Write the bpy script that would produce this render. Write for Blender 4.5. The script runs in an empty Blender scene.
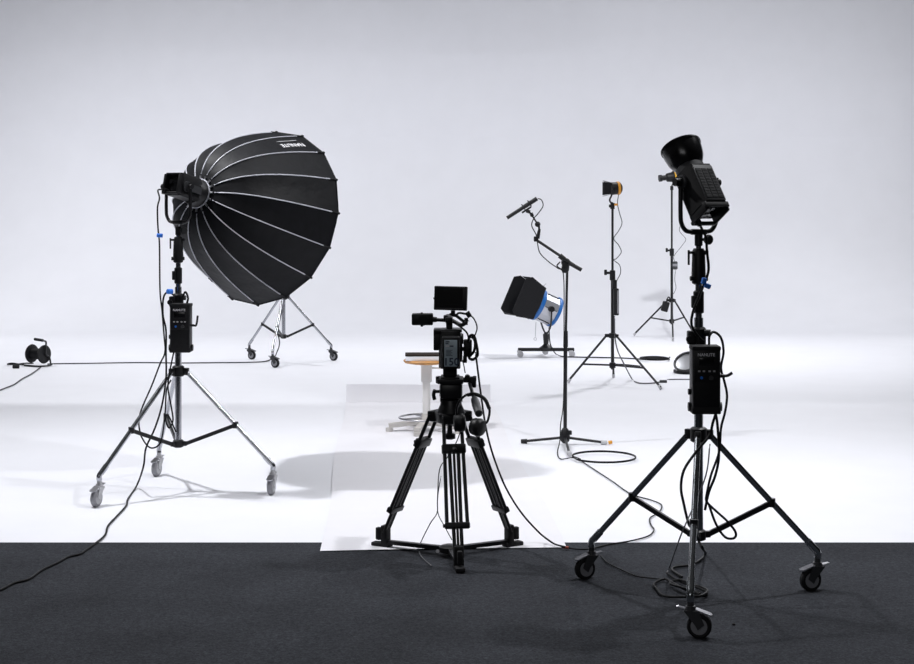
import bpy, bmesh, math, random
from mathutils import Vector, Matrix
random.seed(7)
C = bpy.context.scene.collection
PI = math.pi
FPX, CAMH, HOR = 1550.0, 1.6, 207.0
V = Vector
def W(px, py, Y): return V(((px-457)/FPX*Y, Y, CAMH+(HOR-py)/FPX*Y))
def F(px, py, z=0.006):
    d = FPX*(CAMH-z)/(py-HOR)
    return V(((px-457)/FPX*d, d, z))
def pol(a, r): return V((math.cos(math.radians(a))*r, math.sin(math.radians(a))*r, 0))

# ------------------------------------------------------------------ materials
def mat(name, col, rough=.5, metal=0, noise=0, nscale=30, bump=0, bscale=80, spec=.5, emit=0):
    m = bpy.data.materials.new(name); m.use_nodes = True
    nt = m.node_tree; b = nt.nodes['Principled BSDF']
    b.inputs['Base Color'].default_value = (*col, 1); b.inputs['Roughness'].default_value = rough
    b.inputs['Metallic'].default_value = metal; b.inputs['Specular IOR Level'].default_value = spec
    tc = nt.nodes.new('ShaderNodeTexCoord')
    if noise:
        n = nt.nodes.new('ShaderNodeTexNoise'); n.inputs['Scale'].default_value = nscale; n.inputs['Detail'].default_value = 5
        nt.links.new(tc.outputs['Object'], n.inputs['Vector'])
        r = nt.nodes.new('ShaderNodeValToRGB')
        r.color_ramp.elements[0].position = .3; r.color_ramp.elements[1].position = .7
        r.color_ramp.elements[0].color = (*[c*(1-noise) for c in col], 1)
        r.color_ramp.elements[1].color = (*[min(1, c*(1+noise)) for c in col], 1)
        nt.links.new(n.outputs['Fac'], r.inputs['Fac']); nt.links.new(r.outputs['Color'], b.inputs['Base Color'])
    if bump:
        n = nt.nodes.new('ShaderNodeTexNoise'); n.inputs['Scale'].default_value = bscale; n.inputs['Detail'].default_value = 4
        nt.links.new(tc.outputs['Object'], n.inputs['Vector'])
        bp = nt.nodes.new('ShaderNodeBump'); bp.inputs['Strength'].default_value = bump; bp.inputs['Distance'].default_value = .01
        nt.links.new(n.outputs['Fac'], bp.inputs['Height']); nt.links.new(bp.outputs['Normal'], b.inputs['Normal'])
    return m
M = {}
M['white'] = mat('studio_white', (.79,.797,.842), .6, noise=.012, nscale=3, spec=.25)
M['paper'] = mat('paper_white', (.775,.77,.81), .6, noise=.01, nscale=6, spec=.3)
M['black'] = mat('black_plastic', (.008,.008,.0095), .48, noise=.2, nscale=60, spec=.3)
M['blackm'] = mat('black_metal', (.009,.009,.0105), .38, spec=.4)
M['rubber'] = mat('black_rubber', (.012,.012,.0135), .7, spec=.3)
M['dgrey'] = mat('dark_grey_plastic', (.035,.036,.04), .5)
M['grille'] = mat('grille_grey', (.03,.031,.034), .6, noise=.4, nscale=300)
M['grey'] = mat('grey_plastic', (.28,.28,.3), .5)
M['lgrey'] = mat('light_grey_plastic', (.5,.5,.52), .45)
M['chrome'] = mat('chrome', (.44,.45,.48), .21, metal=1)
M['steel'] = mat('brushed_steel', (.5,.5,.53), .3, metal=1)
M['dsteel'] = mat('dark_chrome', (.36,.38,.40), .22, metal=1)
M['fabric'] = mat('black_fabric', (.0042,.0046,.0064), .55, noise=.2, nscale=20, bump=.55, bscale=11, spec=.2)
M['silverin'] = mat('silver_lining', (.75,.75,.76), .35, metal=.6)
M['piping'] = mat('reflective_piping', (.55,.56,.62), .4)
M['diff'] = mat('diffusion_cloth', (.85,.85,.86), .8)
M['blue'] = mat('blue_strap', (.02,.20,.80), .5)
M['lampblue'] = mat('lamp_blue_enamel', (.012,.13,.42), .4)
M['alu'] = mat('aluminium_body', (.52,.53,.56), .38, metal=.75)
M['orange'] = mat('orange_plastic', (.75,.33,.03), .5)
M['yellow'] = mat('yellow_plastic', (.85,.45,.02), .45)
M['wood'] = mat('plywood_seat', (.52,.25,.07), .45, noise=.2, nscale=14)
M['cream'] = mat('cream_enamel', (.70,.69,.68), .45)
M['taupe'] = mat('worn_base_enamel', (.50,.48,.46), .5)
M['bluelcd'] = mat('label_face', (.50,.60,.66), .4)
M['navy'] = mat('label_ink', (.03,.05,.10), .5)
M['inkw'] = mat('white_print', (.85,.85,.88), .5)
M['gloss'] = mat('glossy_black', (.006,.006,.007), .24)
M['screen'] = mat('dark_screen', (.006,.006,.007), .16)
M['cable'] = mat('black_cable', (.006,.006,.0072), .55, spec=.18)
M['gcable'] = mat('grey_cable', (.09,.09,.10), .5)
M['bookw'] = mat('white_board', (.75,.77,.82), .5)
M['bookd'] = mat('dark_brown_cover', (.022,.015,.012), .8, spec=.15)
M['red'] = mat('red_plastic', (.35,.06,.03), .5)
M['glass'] = mat('lens_glass', (.01,.012,.02), .05, spec=.8)
# carpet
def carpet_mat():
    m = bpy.data.materials.new('charcoal_carpet'); m.use_nodes = True
    nt = m.node_tree; b = nt.nodes['Principled BSDF']; L = nt.links.new
    tc = nt.nodes.new('ShaderNodeTexCoord')
    def nz(s, d, vec=None):
        n = nt.nodes.new('ShaderNodeTexNoise'); n.inputs['Scale'].default_value = s; n.inputs['Detail'].default_value = d
        L(vec or tc.outputs['Object'], n.inputs['Vector']); return n
    n1 = nz(150, 3); n2 = nz(2.2, 4); n3 = nz(45, 2)
    r1 = nt.nodes.new('ShaderNodeValToRGB'); e = r1.color_ramp.elements
    e[0].position = .3; e[1].position = .75
    e[0].color = (.020,.022,.026,1); e[1].color = (.050,.053,.062,1)
    L(n1.outputs['Fac'], r1.inputs['Fac'])
    r2 = nt.nodes.new('ShaderNodeValToRGB'); e = r2.color_ramp.elements
    e[0].position = .3; e[1].position = .7; e[0].color = (.80,.80,.80,1); e[1].color = (1.15,1.15,1.15,1)
    L(n2.outputs['Fac'], r2.inputs['Fac'])
    r3 = nt.nodes.new('ShaderNodeValToRGB'); e = r3.color_ramp.elements
    e[0].position = .35; e[1].position = .65; e[0].color = (.85,.85,.85,1); e[1].color = (1.15,1.15,1.15,1)
    L(n3.outputs['Fac'], r3.inputs['Fac'])
    x1 = nt.nodes.new('ShaderNodeMixRGB'); x1.blend_type = 'MULTIPLY'; x1.inputs[0].default_value = 1
    x2 = nt.nodes.new('ShaderNodeMixRGB'); x2.blend_type = 'MULTIPLY'; x2.inputs[0].default_value = 1
    L(r1.outputs[0], x1.inputs[1]); L(r2.outputs[0], x1.inputs[2]); L(x1.outputs[0], x2.inputs[1]); L(r3.outputs[0], x2.inputs[2])
    L(x2.outputs[0], b.inputs['Base Color'])
    b.inputs['Roughness'].default_value = .95; b.inputs['Specular IOR Level'].default_value = .1
    bp = nt.nodes.new('ShaderNodeBump'); bp.inputs['Strength'].default_value = .5; bp.inputs['Distance'].default_value = .004
    L(n1.outputs['Fac'], bp.inputs['Height']); L(bp.outputs['Normal'], b.inputs['Normal'])
    return m
M['carpet'] = carpet_mat()

# ------------------------------------------------------------------ mesh builder
def basis(d):
    d = d.normalized(); u = V((0,0,1)) if abs(d.z) < .95 else V((1,0,0))
    a = d.cross(u).normalized(); b = a.cross(d).normalized(); return a, b, d
def spline(pts, n=6):
    pts = [V(p) for p in pts]
    if len(pts) < 3: return pts
    out = []
    P = [pts[0]*2-pts[1]]+pts+[pts[-1]*2-pts[-2]]
    for i in range(1, len(P)-2):
        p0, p1, p2, p3 = P[i-1:i+3]
        for k in range(n):
            t = k/n
            out.append(.5*((2*p1)+(p2-p0)*t+(2*p0-5*p1+4*p2-p3)*t*t+(3*p1-p0-3*p2+p3)*t**3))
    out.append(pts[-1]); return out
class MB:
    def __init__(self, xf=None): self.v = []; self.f = []; self.m = []; self.mi = 0; self.xf = xf
    def add(self, vs, fs):
        o = len(self.v)
        for p in vs:
            p = V(p); self.v.append(self.xf @ p if self.xf else p)
        for q in fs: self.f.append([o+i for i in q]); self.m.append(self.mi)
        return self
    def box(self, c, s, bevel=0, rot=None):
        bm = bmesh.new(); bmesh.ops.create_cube(bm, size=1)
        for v in bm.verts: v.co = V((v.co.x*s[0], v.co.y*s[1], v.co.z*s[2]))
        if bevel: bmesh.ops.bevel(bm, geom=bm.edges[:], offset=min(bevel, min(s)*.45), segments=2, affect='EDGES', profile=.5)
        R = rot if rot else Matrix.Identity(3)
        bm.verts.index_update()
        self.add([V(c)+R@v.co for v in bm.verts], [[v.index for v in f.verts] for f in bm.faces]); bm.free(); return self
    def pbox(self, x0, y0, x1, y1, Ya, Yb, bevel=0):
        a, b = W(x0, y0, Ya), W(x1, y1, Ya)
        return self.box(((a.x+b.x)/2, (Ya+Yb)/2, (a.z+b.z)/2), (abs(b.x-a.x), Yb-Ya, abs(a.z-b.z)), bevel)
    def cyl(self, p, q, r0, r1=None, n=16, cap=True):
        p, q = V(p), V(q); r1 = r0 if r1 is None else r1
        a, b, d = basis(q-p); vs = []; fs = []
        for k in range(n):
            t = 2*PI*k/n; w = a*math.cos(t)+b*math.sin(t); vs += [p+w*r0, q+w*r1]
        for k in range(n):
            j = (k+1) % n; fs.append([2*k, 2*j, 2*j+1, 2*k+1])
        if cap: fs.append([2*k for k in range(n)][::-1]); fs.append([2*k+1 for k in range(n)])
        return self.add(vs, fs)
    def bar(self, p, q, w, h, up=(0,0,1)):
        p, q = V(p), V(q); d = (q-p).normalized(); s = d.cross(V(up)).normalized(); u = s.cross(d).normalized()
        vs = []
        for c in (p, q):
            for (i, j) in ((-1,-1),(1,-1),(1,1),(-1,1)): vs.append(c+s*(w/2*i)+u*(h/2*j))
        return self.add(vs, [[0,1,2,3][::-1],[4,5,6,7],[0,1,5,4],[1,2,6,5],[2,3,7,6],[3,0,4,7]])
    def tube(self, pts, r, n=8, sm=6, closed=False, flat=1.0):
        pts = spline(pts, sm) if sm else [V(p) for p in pts]
        vs = []; fs = []; N = len(pts); prev = None
        for i, p in enumerate(pts):
            d = (pts[min(i+1, N-1)]-pts[max(i-1, 0)])
            if closed: d = pts[(i+1) % N]-pts[i-1]
            if d.length < 1e-9: d = V((0,0,1))
            d.normalize()
            if prev is None: a, b, _ = basis(d)
            else:
                a = prev-d*prev.dot(d)
                if a.length < 1e-6: a, b, _ = basis(d)
                a.normalize(); b = d.cross(a)
            prev = a
            for k in range(n):
                t = 2*PI*k/n; vs.append(p+a*math.cos(t)*r+b*math.sin(t)*r*flat)
        for i in range(N if closed else N-1):
            for k in range(n):
                j = (k+1) % n; i2 = (i+1) % N; fs.append([i*n+k, i*n+j, i2*n+j, i2*n+k])
        if not closed: fs.append(list(range(n))[::-1]); fs.append([(N-1)*n+k for k in range(n)])
        return self.add(vs, fs)
    def lathe(self, prof, o, axis=(0,0,1), n=24, cap0=True, cap1=True):
        o = V(o); a, b, d = basis(V(axis)); vs = []; fs = []; N = len(prof)
        for (r, h) in prof:
            for k in range(n):
                t = 2*PI*k/n; vs.append(o+d*h+(a*math.cos(t)+b*math.sin(t))*r)
        for i in range(N-1):
            for k in range(n):
                j = (k+1) % n; fs.append([i*n+k, i*n+j, (i+1)*n+j, (i+1)*n+k])
        if cap0: fs.append(list(range(n))[::-1])
        if cap1: fs.append([(N-1)*n+k for k in range(n)])
        return self.add(vs, fs)
    def ball(self, c, r, sc=(1,1,1), n=14):
        prof = []; vs = []; fs = []; c = V(c); m = n//2
        for i in range(m+1):
            ph = PI*i/m
            for k in range(n):
                t = 2*PI*k/n
                vs.append(c+V((math.sin(ph)*math.cos(t)*r*sc[0], math.sin(ph)*math.sin(t)*r*sc[1], math.cos(ph)*r*sc[2])))
        for i in range(m):
            for k in range(n):
                j = (k+1) % n; fs.append([i*n+k, (i+1)*n+k, (i+1)*n+j, i*n+j])
        return self.add(vs, fs)
    def ring(self, c, axis, R, r, n=28, k=8):
        a, b, d = basis(V(axis)); c = V(c)
        return self.tube([c+(a*math.cos(2*PI*i/n)+b*math.sin(2*PI*i/n))*R for i in range(n)], r, k, 0, True)
    def prism(self, poly, ext):
        n = len(poly); ext = V(ext); vs = [V(p) for p in poly]+[V(p)+ext for p in poly]
        return self.add(vs, [list(range(n))[::-1], [n+i for i in range(n)]]+[[i, (i+1) % n, n+(i+1) % n, n+i] for i in range(n)])
    def build(self, name, m, parent=None, loc=None, ang=40, **kw):
        if parent:
            p = parent
            while p.parent: p = p.parent
            off = p.location.copy()
        else:
            if loc is None:
                xs = [v.x for v in self.v]; ys = [v.y for v in self.v]; zs = [v.z for v in self.v]
                loc = ((min(xs)+max(xs))/2, (min(ys)+max(ys))/2, min(zs))
            off = V(loc)
        me = bpy.data.meshes.new(name); me.from_pydata([v-off for v in self.v], [], self.f)
        bm = bmesh.new(); bm.from_mesh(me); bmesh.ops.remove_doubles(bm, verts=bm.verts, dist=1e-6)
        bmesh.ops.recalc_face_normals(bm, faces=bm.faces); bm.to_mesh(me); bm.free()
        ms = m if isinstance(m, (list, tuple)) else [m]
        for q in ms: me.materials.append(M[q])
        if len(ms) > 1 and len(me.polygons) == len(self.m): me.polygons.foreach_set('material_index', self.m)
        me.polygons.foreach_set('use_smooth', [True]*len(me.polygons)); me.set_sharp_from_angle(angle=math.radians(ang))
        o = bpy.data.objects.new(name, me); C.objects.link(o)
        if parent: o.parent = parent
        else: o.location = off
        for k, x in kw.items(): o[k] = x
        return o
def thing(name, label, cat, loc, group=None):
    o = bpy.data.objects.new(name, None); C.objects.link(o); o.location = loc
    o.empty_display_size = .1; o['label'] = label; o['category'] = cat
    if group: o['group'] = group
    return o
def text_mesh(s, size, bold=0):
    cu = bpy.data.curves.new('lettering', 'FONT'); cu.body = s; cu.size = size; cu.align_x = 'CENTER'; cu.align_y = 'CENTER'
    cu.resolution_u = 2; cu.offset = bold*size
    ob = bpy.data.objects.new('lettering', cu); C.objects.link(ob)
    dg = bpy.context.evaluated_depsgraph_get()
    me = bpy.data.meshes.new_from_object(ob.evaluated_get(dg))
    bpy.data.objects.remove(ob); bpy.data.curves.remove(cu)
    vs = [v.co.copy() for v in me.vertices]; fs = [list(p.vertices) for p in me.polygons]; bpy.data.meshes.remove(me)
    return vs, fs
def text_on(mb, s, size, o, right, up, lift=.0006):
    vs, fs = text_mesh(s, size, .02); o = V(o); right = V(right).normalized(); up = V(up).normalized(); n = right.cross(up)
    mb.add([o+right*v.x+up*v.y+n*lift for v in vs], fs)
def cable(name, label, pts, r, m='cable', group=None, parent=None, sm=6, cat='cable'):
    mb = MB(); mb.tube(pts, r, 7, sm)
    kw = dict(label=label, category=cat)
    if group: kw['group'] = group
    return mb.build(name, m, None, **kw)

# ------------------------------------------------------------------ setting
EDGE = 7.38
RC, YC = 2.6, 19.5
prof = [(EDGE,-.05),(EDGE,0),(YC,0)]+[(YC+RC*math.sin(PI/2*i/24), RC-RC*math.cos(PI/2*i/24)) for i in range(1,25)]
def sweep(prof):
    vs = []; fs = []
    for (y, z) in prof: vs += [(-14,y,z),(14,y,z)]
    for i in range(len(prof)-1): fs.append([2*i, 2*i+1, 2*i+3, 2*i+2])
    return vs, fs
fl = MB(); fl.add(*sweep(prof)).build('floor', 'white', None, (0,13,0), ang=60, kind='structure')
wl = MB(); wl.add(*sweep([(YC+RC,RC),(YC+RC,7.5)])).build('wall_back', 'white', None, (0,YC+RC,RC), kind='structure')
cp = MB(); cp.box((0,2.19,-.022), (28,10.38,.05)); cp.build('floor_carpet', 'carpet', None, (0,2,0), kind='structure')
wf = MB(); wf.box((0,-3.1,3.5), (28,.2,7)); wf.build('wall_front', 'dgrey', None, (0,-3.1,0), kind='structure')
for nm, (x0,x1,y,z0,z1) in (('added_flag_1',(.9,5.6,9.5,3.03,4.7)), ('added_flag_2',(-10.5,-.3,16.1,4.345,5.1))):  # unseen panels added to cut the lights into shade bands on the floor
    bmv = MB(); bmv.box(((x0+x1)/2,y,(z0+z1)/2), (x1-x0,.04,z1-z0)); bmv.build(nm, 'dgrey', None, ((x0+x1)/2,y,z0), kind='structure')

# sheet of paper over the white floor
pp = MB(); c0, c1, c2, c3 = F(320,551,.006), F(566.5,547.5,.006), F(490,402,.006), F(345,402,.006)
NU, NV, NC = 12, 40, 8; vs = []; fs = []
for j in range(NV+NC+1):
    for i in range(NU+1):
        u, v = i/NU, min(1, j/NV)
        p = (c0*(1-u)+c1*u)*(1-v)+(c3*(1-u)+c2*u)*v
        p.x += .012*math.sin(v*9)*(1 if i in (0, NU) else .3)
        p.z = .0065+.0025*math.sin(v*23+u*2)+.0015*math.sin(v*51+u*5)
        if j > NV:                                  # far end curls up off the floor, shape added for a darker shade band
            t = (j-NV)/NC; p.y += .06*math.sin(t*1.4)+.01*math.sin(u*5)*t; p.z += .138*(t**1.15)
        vs.append(p)
for j in range(NV+NC):
    for i in range(NU):
        a = j*(NU+1)+i; fs.append([a, a+1, a+NU+2, a+NU+1])
pp.add(vs, fs)
pp.build('paper_sheet', 'paper', None, None, label='long white paper strip laid on the floor under the stool and camera tripod', category='paper')

# ------------------------------------------------------------------ roller stands
def caster(root, foot, swivel, styles, zt=.15):
    fk, wh, pd = styles
    t = pol(swivel, 1); ax = V((-t.y, t.x, 0)); wc = V((foot.x, foot.y, .046))+t*.033
    mb = MB(); mb.cyl((foot.x,foot.y,.112),(foot.x,foot.y,zt),.013); mb.cyl((foot.x,foot.y,.098),(foot.x,foot.y,.118),.021,.018)
    for s in (-1,1):
        o = ax*(s*.0185)
        top = V((foot.x,foot.y,.1))
        poly = [top+o-t*.022, top+o+t*.034, wc+o+t*.02+V((0,0,.008)), wc+o-V((0,0,.012))-t*.004, wc+o-t*.014+V((0,0,.006))]
        mb.prism(poly, ax*(s*.0035))
    mb.prism([V((foot.x,foot.y,.098))+ax*.021-t*.022, V((foot.x,foot.y,.098))-ax*.021-t*.022, V((foot.x,foot.y,.098))-ax*.021+t*.036, V((foot.x,foot.y,.098))+ax*.021+t*.036], (0,0,.005))
    c = mb.build('caster', fk, root)
    w = MB(); w.lathe([(.012,-.015),(.03,-.0135),(.040,-.0155),(.046,-.009),(.046,.009),(.040,.0155),(.03,.0135),(.012,.015)], wc, ax, 24)
    w.build('wheel', wh, c)
    h = MB(); h.lathe([(.031,-.0158),(.031,.0158)], wc, ax, 20); h.build('wheel_hub', 'grey' if wh == 'rubber' else 'lgrey', c)
    p = MB(); q = V((foot.x,foot.y,.105))
    p.prism([q+t*.02+ax*.017, q+t*.02-ax*.017, q+t*.075-ax*.019-V((0,0,.018)), q+t*.082-V((0,0,.021)), q+t*.075+ax*.019-V((0,0,.018))], (0,0,.005))
    p.build('brake_pedal', pd, c)
    p = MB(); p.prism([q-t*.02+ax*.012, q-t*.02-ax*.012, q-t*.05-ax*.01+V((0,0,.006)), q-t*.05+ax*.01+V((0,0,.006))], (0,0,.004)); p.build('release_pedal', pd, c)
def roller_stand(cx, cy, angles, swivels, label, legm, styles, group=None, R=.55):
    root = thing('roller_stand', label, 'light stand', (cx,cy,0), group); o = V((cx,cy,0))
    z = lambda h: V((cx,cy,h))
    mb = MB(); mb.cyl(z(.262), z(1.15), .0185, n=20); mb.build('column', legm, root)
    mb = MB(); mb.cyl(z(1.13), z(1.42), .0135, n=18); mb.build('riser', 'chrome', root)
    mb = MB(); mb.lathe([(.026,.645),(.034,.65),(.034,.70),(.026,.706)], o, n=20)
    for a in angles: mb.box(o+pol(a,.045)+V((0,0,.674)), (.035,.024,.04), .004, Matrix.Rotation(math.radians(a),3,'Z'))
    mb.build('leg_collar', 'blackm', root)
    mb = MB(); mb.lathe([(.02,.245),(.03,.25),(.03,.284),(.022,.29)], o, n=20)
    for a in angles: mb.box(o+pol(a,.036)+V((0,0,.268)), (.03,.02,.026), .003, Matrix.Rotation(math.radians(a),3,'Z'))
    mb.build('brace_hub', 'blackm', root)
    for a, s in zip(angles, swivels):
        t0 = o+pol(a,.05)+V((0,0,.672)); t1 = o+pol(a,R-.012)+V((0,0,.172)); ft = o+pol(a,R)
        mb = MB(); mb.cyl(t0, t1, .0125, n=14); mb.cyl(t1-(t1-t0).normalized()*.05, t1, .0155, n=14)
        mb.tube([t1-(t1-t0).normalized()*.02, V((ft.x,ft.y,.16)), V((ft.x,ft.y,.135))], .0145, 12, 4)
        mb.build('leg', legm, root)
        k = t0.lerp(t1, .58); h = o+pol(a,.045)+V((0,0,.268))
        mb = MB(); mb.bar(h, k-V((0,0,.004)), .012, .021); mb.cyl(k-V((0,0,.02)), k+V((0,0,.015)), .017, n=12); mb.build('brace', 'blackm', root)
        caster(root, ft, s, styles)
    # upper clamps
    mb = MB(); mb.lathe([(.02,1.03),(.03,1.035),(.03,1.105),(.024,1.112)], o, n=18); mb.box(z(1.07)+V((-.03,-.01,0)), (.035,.045,.055), .006)
    mb.cyl(z(1.065)+V((-.04,-.02,0)), z(1.065)+V((-.04,-.04,0)), .015); mb.cyl(z(1.09)+V((.02,-.02,0)), z(1.09)+V((.045,-.025,0)), .014); mb.build('clamp', 'black', root)
    mb = MB(); mb.lathe([(.017,1.168),(.0215,1.172),(.0215,1.255),(.016,1.26)], o, n=18); mb.box(z(1.215)+V((-.02,-.012,0)), (.022,.03,.05), .004); mb.build('riser_sleeve', 'black', root)
    mb = MB(); mb.lathe([(.018,1.285),(.027,1.29),(.029,1.32),(.026,1.42),(.02,1.432)], o, n=18)
    for s in (-1,1): mb.cyl(z(1.31)+V((s*.02,-.012,0)), z(1.31)+V((s*.036,-.014,0)), .010)
    mb.cyl(z(1.415)+V((.01,-.01,0)), z(1.415)+V((.038,-.012,0)), .009); mb.build('head_clamp', 'black', root)
    mb = MB(); mb.cyl(z(1.415)+V((-.015,-.01,0)), z(1.415)+V((-.042,-.012,0)), .006); mb.cyl(z(1.425)+V((-.042,-.012,0)), z(1.365)+V((-.042,-.012,0)), .0045); mb.build('locking_handle', 'blackm', root)
    mb = MB(); mb.cyl(z(1.42), z(1.475), .011, n=14); mb.build('spigot', 'chrome', root)
    return root
NS = (.982, 6.30); LS = (-1.571, 8.735); FS = (-1.785, 15.96)
roller_stand(*NS, (137,18,258), (205,196,345), 'big dark chrome roller stand on the charcoal carpet carrying the lamp with a bowl reflector', 'dsteel', ('dgrey','rubber','steel'), 'roller light stands')
roller_stand(*LS, (231,112,351), (255,255,262), 'chrome roller stand with pale casters on the white floor, under the large black softbox', 'chrome', ('lgrey','grey','steel'), 'roller light stands')
roller_stand(*FS, (141,264,22), (330,330,330), 'small-looking distant chrome roller stand half hidden behind the black softbox', 'chrome', ('dgrey','rubber','dgrey'), 'roller light stands', R=.51)

# ------------------------------------------------------------------ ballast boxes
def ballast(cx, cy, label, lever, dx=0, dz=0):
    root = thing('power_supply_box', label, 'power supply', (cx,cy-.08,.775), 'lamp power supplies')
    x0 = cx+.018+dx; yf = cy-.135; yb = cy-.045; ym = (yf+yb)/2
    mb = MB(); mb.box((x0,ym,.908), (.112,yb-yf,.262), .008); mb.build('housing', 'black', root)
    mb = MB(); mb.box((x0,ym,1.037), (.115,.094,.018), .005); mb.build('top_bumper', 'rubber', root)
    mb = MB(); mb.box((x0,ym,.79), (.116,.095,.03), .006); mb.build('bottom_bumper', 'rubber', root)
    for sx_, zz, rr in ((-1,.80,.018),(1,.80,.018),(-1,.86,.012)):
        mb = MB(); mb.cyl((x0+sx_*.055,ym,zz), (x0+sx_*.067,ym,zz), rr); mb.build('side_knob', 'black', root)
    for zz in (.99,.84):
        mb = MB(); mb.box((x0,yb+.012,zz), (.05,.03,.045), .004); mb.build('hook', 'blackm', root)
    fp = MB(); fp.box((x0,yf-.001,.965), (.10,.004,.12), .0015); fp = fp.build('control_panel', 'black', root)
    bt = MB()
    for k in range(4): bt.box((x0-.030+k*.0185+(.004 if k > 1 else 0),yf-.004,.947), (.010,.004,.007), .001)
    bt.build('buttons', 'lgrey', fp, label='row of four small grey buttons')
    mb = MB(); mb.cyl((x0-.021,yf-.001,.921), (x0-.021,yf-.006,.921), .006, n=14); mb.build('power_button', 'blue', fp, label='round blue button')
    mb = MB(); mb.cyl((x0+.017,yf-.001,.921), (x0+.017,yf-.012,.921), .0095, n=18); mb.build('dial', 'dgrey', fp)
    mb = MB(); mb.box((x0,yf-.0035,.985), (.06,.002,.03), .001); mb.build('display', 'screen', fp)
    mb = MB(); text_on(mb, 'NANLITE', .017, (x0-.002,yf-.0031,1.012), (1,0,0), (0,0,1)); mb.build('lettering', 'inkw', fp)
    mb = MB(); text_on(mb, 'NANLITE', .0085, (x0+.032,yf-.0001,.79), (1,0,0), (0,0,1)); mb.build('maker_lettering', 'grey', root)
    mb = MB(); b = V((x0+.055,ym-.02,.925)); mb.cyl(b, b+V((.022,0,0)), .007)
    mb.tube([b+V((.02,0,0)), b+V((.034,-.004,.003)), b+V(lever)], .006, 8, 4); mb.build('latch_lever', 'blackm', root)
    root.location.z += dz
    return root
ballast(*NS, 'black power supply box with blue button hung on the dark stand standing on the carpet', (.05,-.008,.014), -.007)
ballast(*LS, 'black power supply box with upright lever hung on the stand under the softbox', (.042,-.004,.055), .014, .016)

# ------------------------------------------------------------------ lamp heads
def lamp(cx, cy, psi, e, label, sh=0):
    psi, e = math.radians(psi), math.radians(e); pz = 1.70 if sh < 0 else 1.715; pv = V((cx,cy,pz))
    f = V((-math.sin(psi)*math.cos(e), math.cos(psi)*math.cos(e), math.sin(e)))
    r = V((math.cos(psi), math.sin(psi), 0)); u = r.cross(f)
    X = Matrix(((r.x,f.x,u.x,pv.x),(r.y,f.y,u.y,pv.y),(r.z,f.z,u.z,pv.z),(0,0,0,1)))
    root = thing('studio_lamp', label, 'studio lamp', (cx,cy,1.475), 'lamp heads on roller stands')
    X = X@Matrix.Translation((-.016 if sh < 0 else 0,sh,0))
    rb = .03 if sh < 0 else 0
    mb = MB(X)
    prof = [(-.062,-.042),(-.062,.045),(-.046,.07),(.046,.07),(.062,.045),(.062,-.042),(.048,-.057),(-.048,-.057)]
    mb.prism([(a,-.085-rb,b) for a, b in prof], (0,.155+rb,0)); mb.build('housing', 'black', root)
    mb = MB(X); mb.box((0,-.01-rb/2,.0715), (.096,.140+rb,.005), .002)
    for c in (-.030,0,.030):
        for k in range(15 if not rb else 19): mb.box((c,-.065-rb+k*.0075,.0755), (.025,.003,.004))
    mb.build('vent_panel', 'grille', root)
    mb = MB(X)
    for s in (-1,1): mb.box((s*.055,-.10-rb,.006), (.010,.04,.108), .004)
    mb.box((0,-.095-rb,.064), (.118,.025,.010), .004); mb.box((0,-.112-rb,-.05), (.118,.016,.014), .004); mb.build('rear_guard', 'black', root)
    mb = MB(X); mb.box((0,-.087-rb,.0), (.10,.006,.10), .002)
    mb.cyl((-.02,-.089-rb,.02), (-.02,-.097-rb,.02), .013); mb.box((.02,-.091-rb,.025), (.04,.004,.02)); mb.build('rear_panel', 'screen', root)
    mb = MB(X); mb.cyl((-.035,-.088-rb,-.035), (-.035,-.13-rb,-.035), .011); mb.build('power_socket', 'blackm', root)
    mb = MB(X)
    mb.lathe([(.050,.065),(.060,.07),(.060,.095),(.054,.10)] if sh < 0 else [(.056,.065),(.064,.07),(.064,.10),(.058,.102)], (0,0,0), (0,1,0), 28); mb.build('mount_ring', 'dgrey', root)
    for s in (-1,1):
        mb = MB(X); mb.cyl((s*.064,-sh,0), (s*.074,-sh,0), .030, n=20); mb.bar((s*.069,-sh,0), (s*.069,.06,0), .012, .04) if sh > 0 else None; mb.build('side_plate', 'dgrey', root)
    # yoke, in the upright plane through the tilt axis
    Y = Matrix(((r.x,-r.y,0,pv.x),(r.y,r.x,0,pv.y),(0,0,1,pv.z),(0,0,0,1)))
    mb = MB(Y); h = .091
    pts = [(-h,0,.02),(-h,0,-.03),(-h,0,-.13),(-h+.004,0,-.165),(-h+.022,0,-.192),(-h+.045,0,-.2),(0,0,-.202),(h-.045,0,-.2),(h-.022,0,-.192),(h-.004,0,-.165),(h,0,-.13),(h,0,-.03),(h,0,.02)]
    mb.tube(pts, .0095, 10, 5, flat=1.0); mb.box((0,0,-.201), (.075,.024,.024), .006); yk = mb.build('yoke', 'blackm', root)
    mb = MB(Y); mb.cyl((-h-.004,0,0), (-h-.03,0,0), .019, .016, n=18); mb.build('tilt_knob', 'black', yk)
    mb = MB(Y); mb.cyl((h+.004,0,0), (h+.016,0,0), .014, n=16); mb.build('pivot_cap', 'black', yk)
    mb = MB(); mb.lathe([(.012,1.44),(.0165,1.445),(.0165,1.49)], (cx,cy,0), n=16); mb.cyl((cx+.01,cy-.01,1.468), (cx+.034,cy-.02,1.468), .006)
    rc = mb.build('receiver', 'blackm', root)
    mb = MB(); mb.lathe([(.017,-.011),(.021,-.005),(.021,.005),(.017,.011)], (cx+.036,cy-.022,1.468), (.55,-.8,0), 18); mb.build('knob', 'rubber', rc)
    return X, root
XN, lampN = lamp(*NS, 29, 56, 'black lamp head tilted up on the stand on the carpet, behind a bowl reflector', -.025)
LPSI, LE = -33, -13
XL, lampL = lamp(*LS, LPSI, LE, 'black lamp head fixed to the back of the large black softbox', .055)

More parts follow.
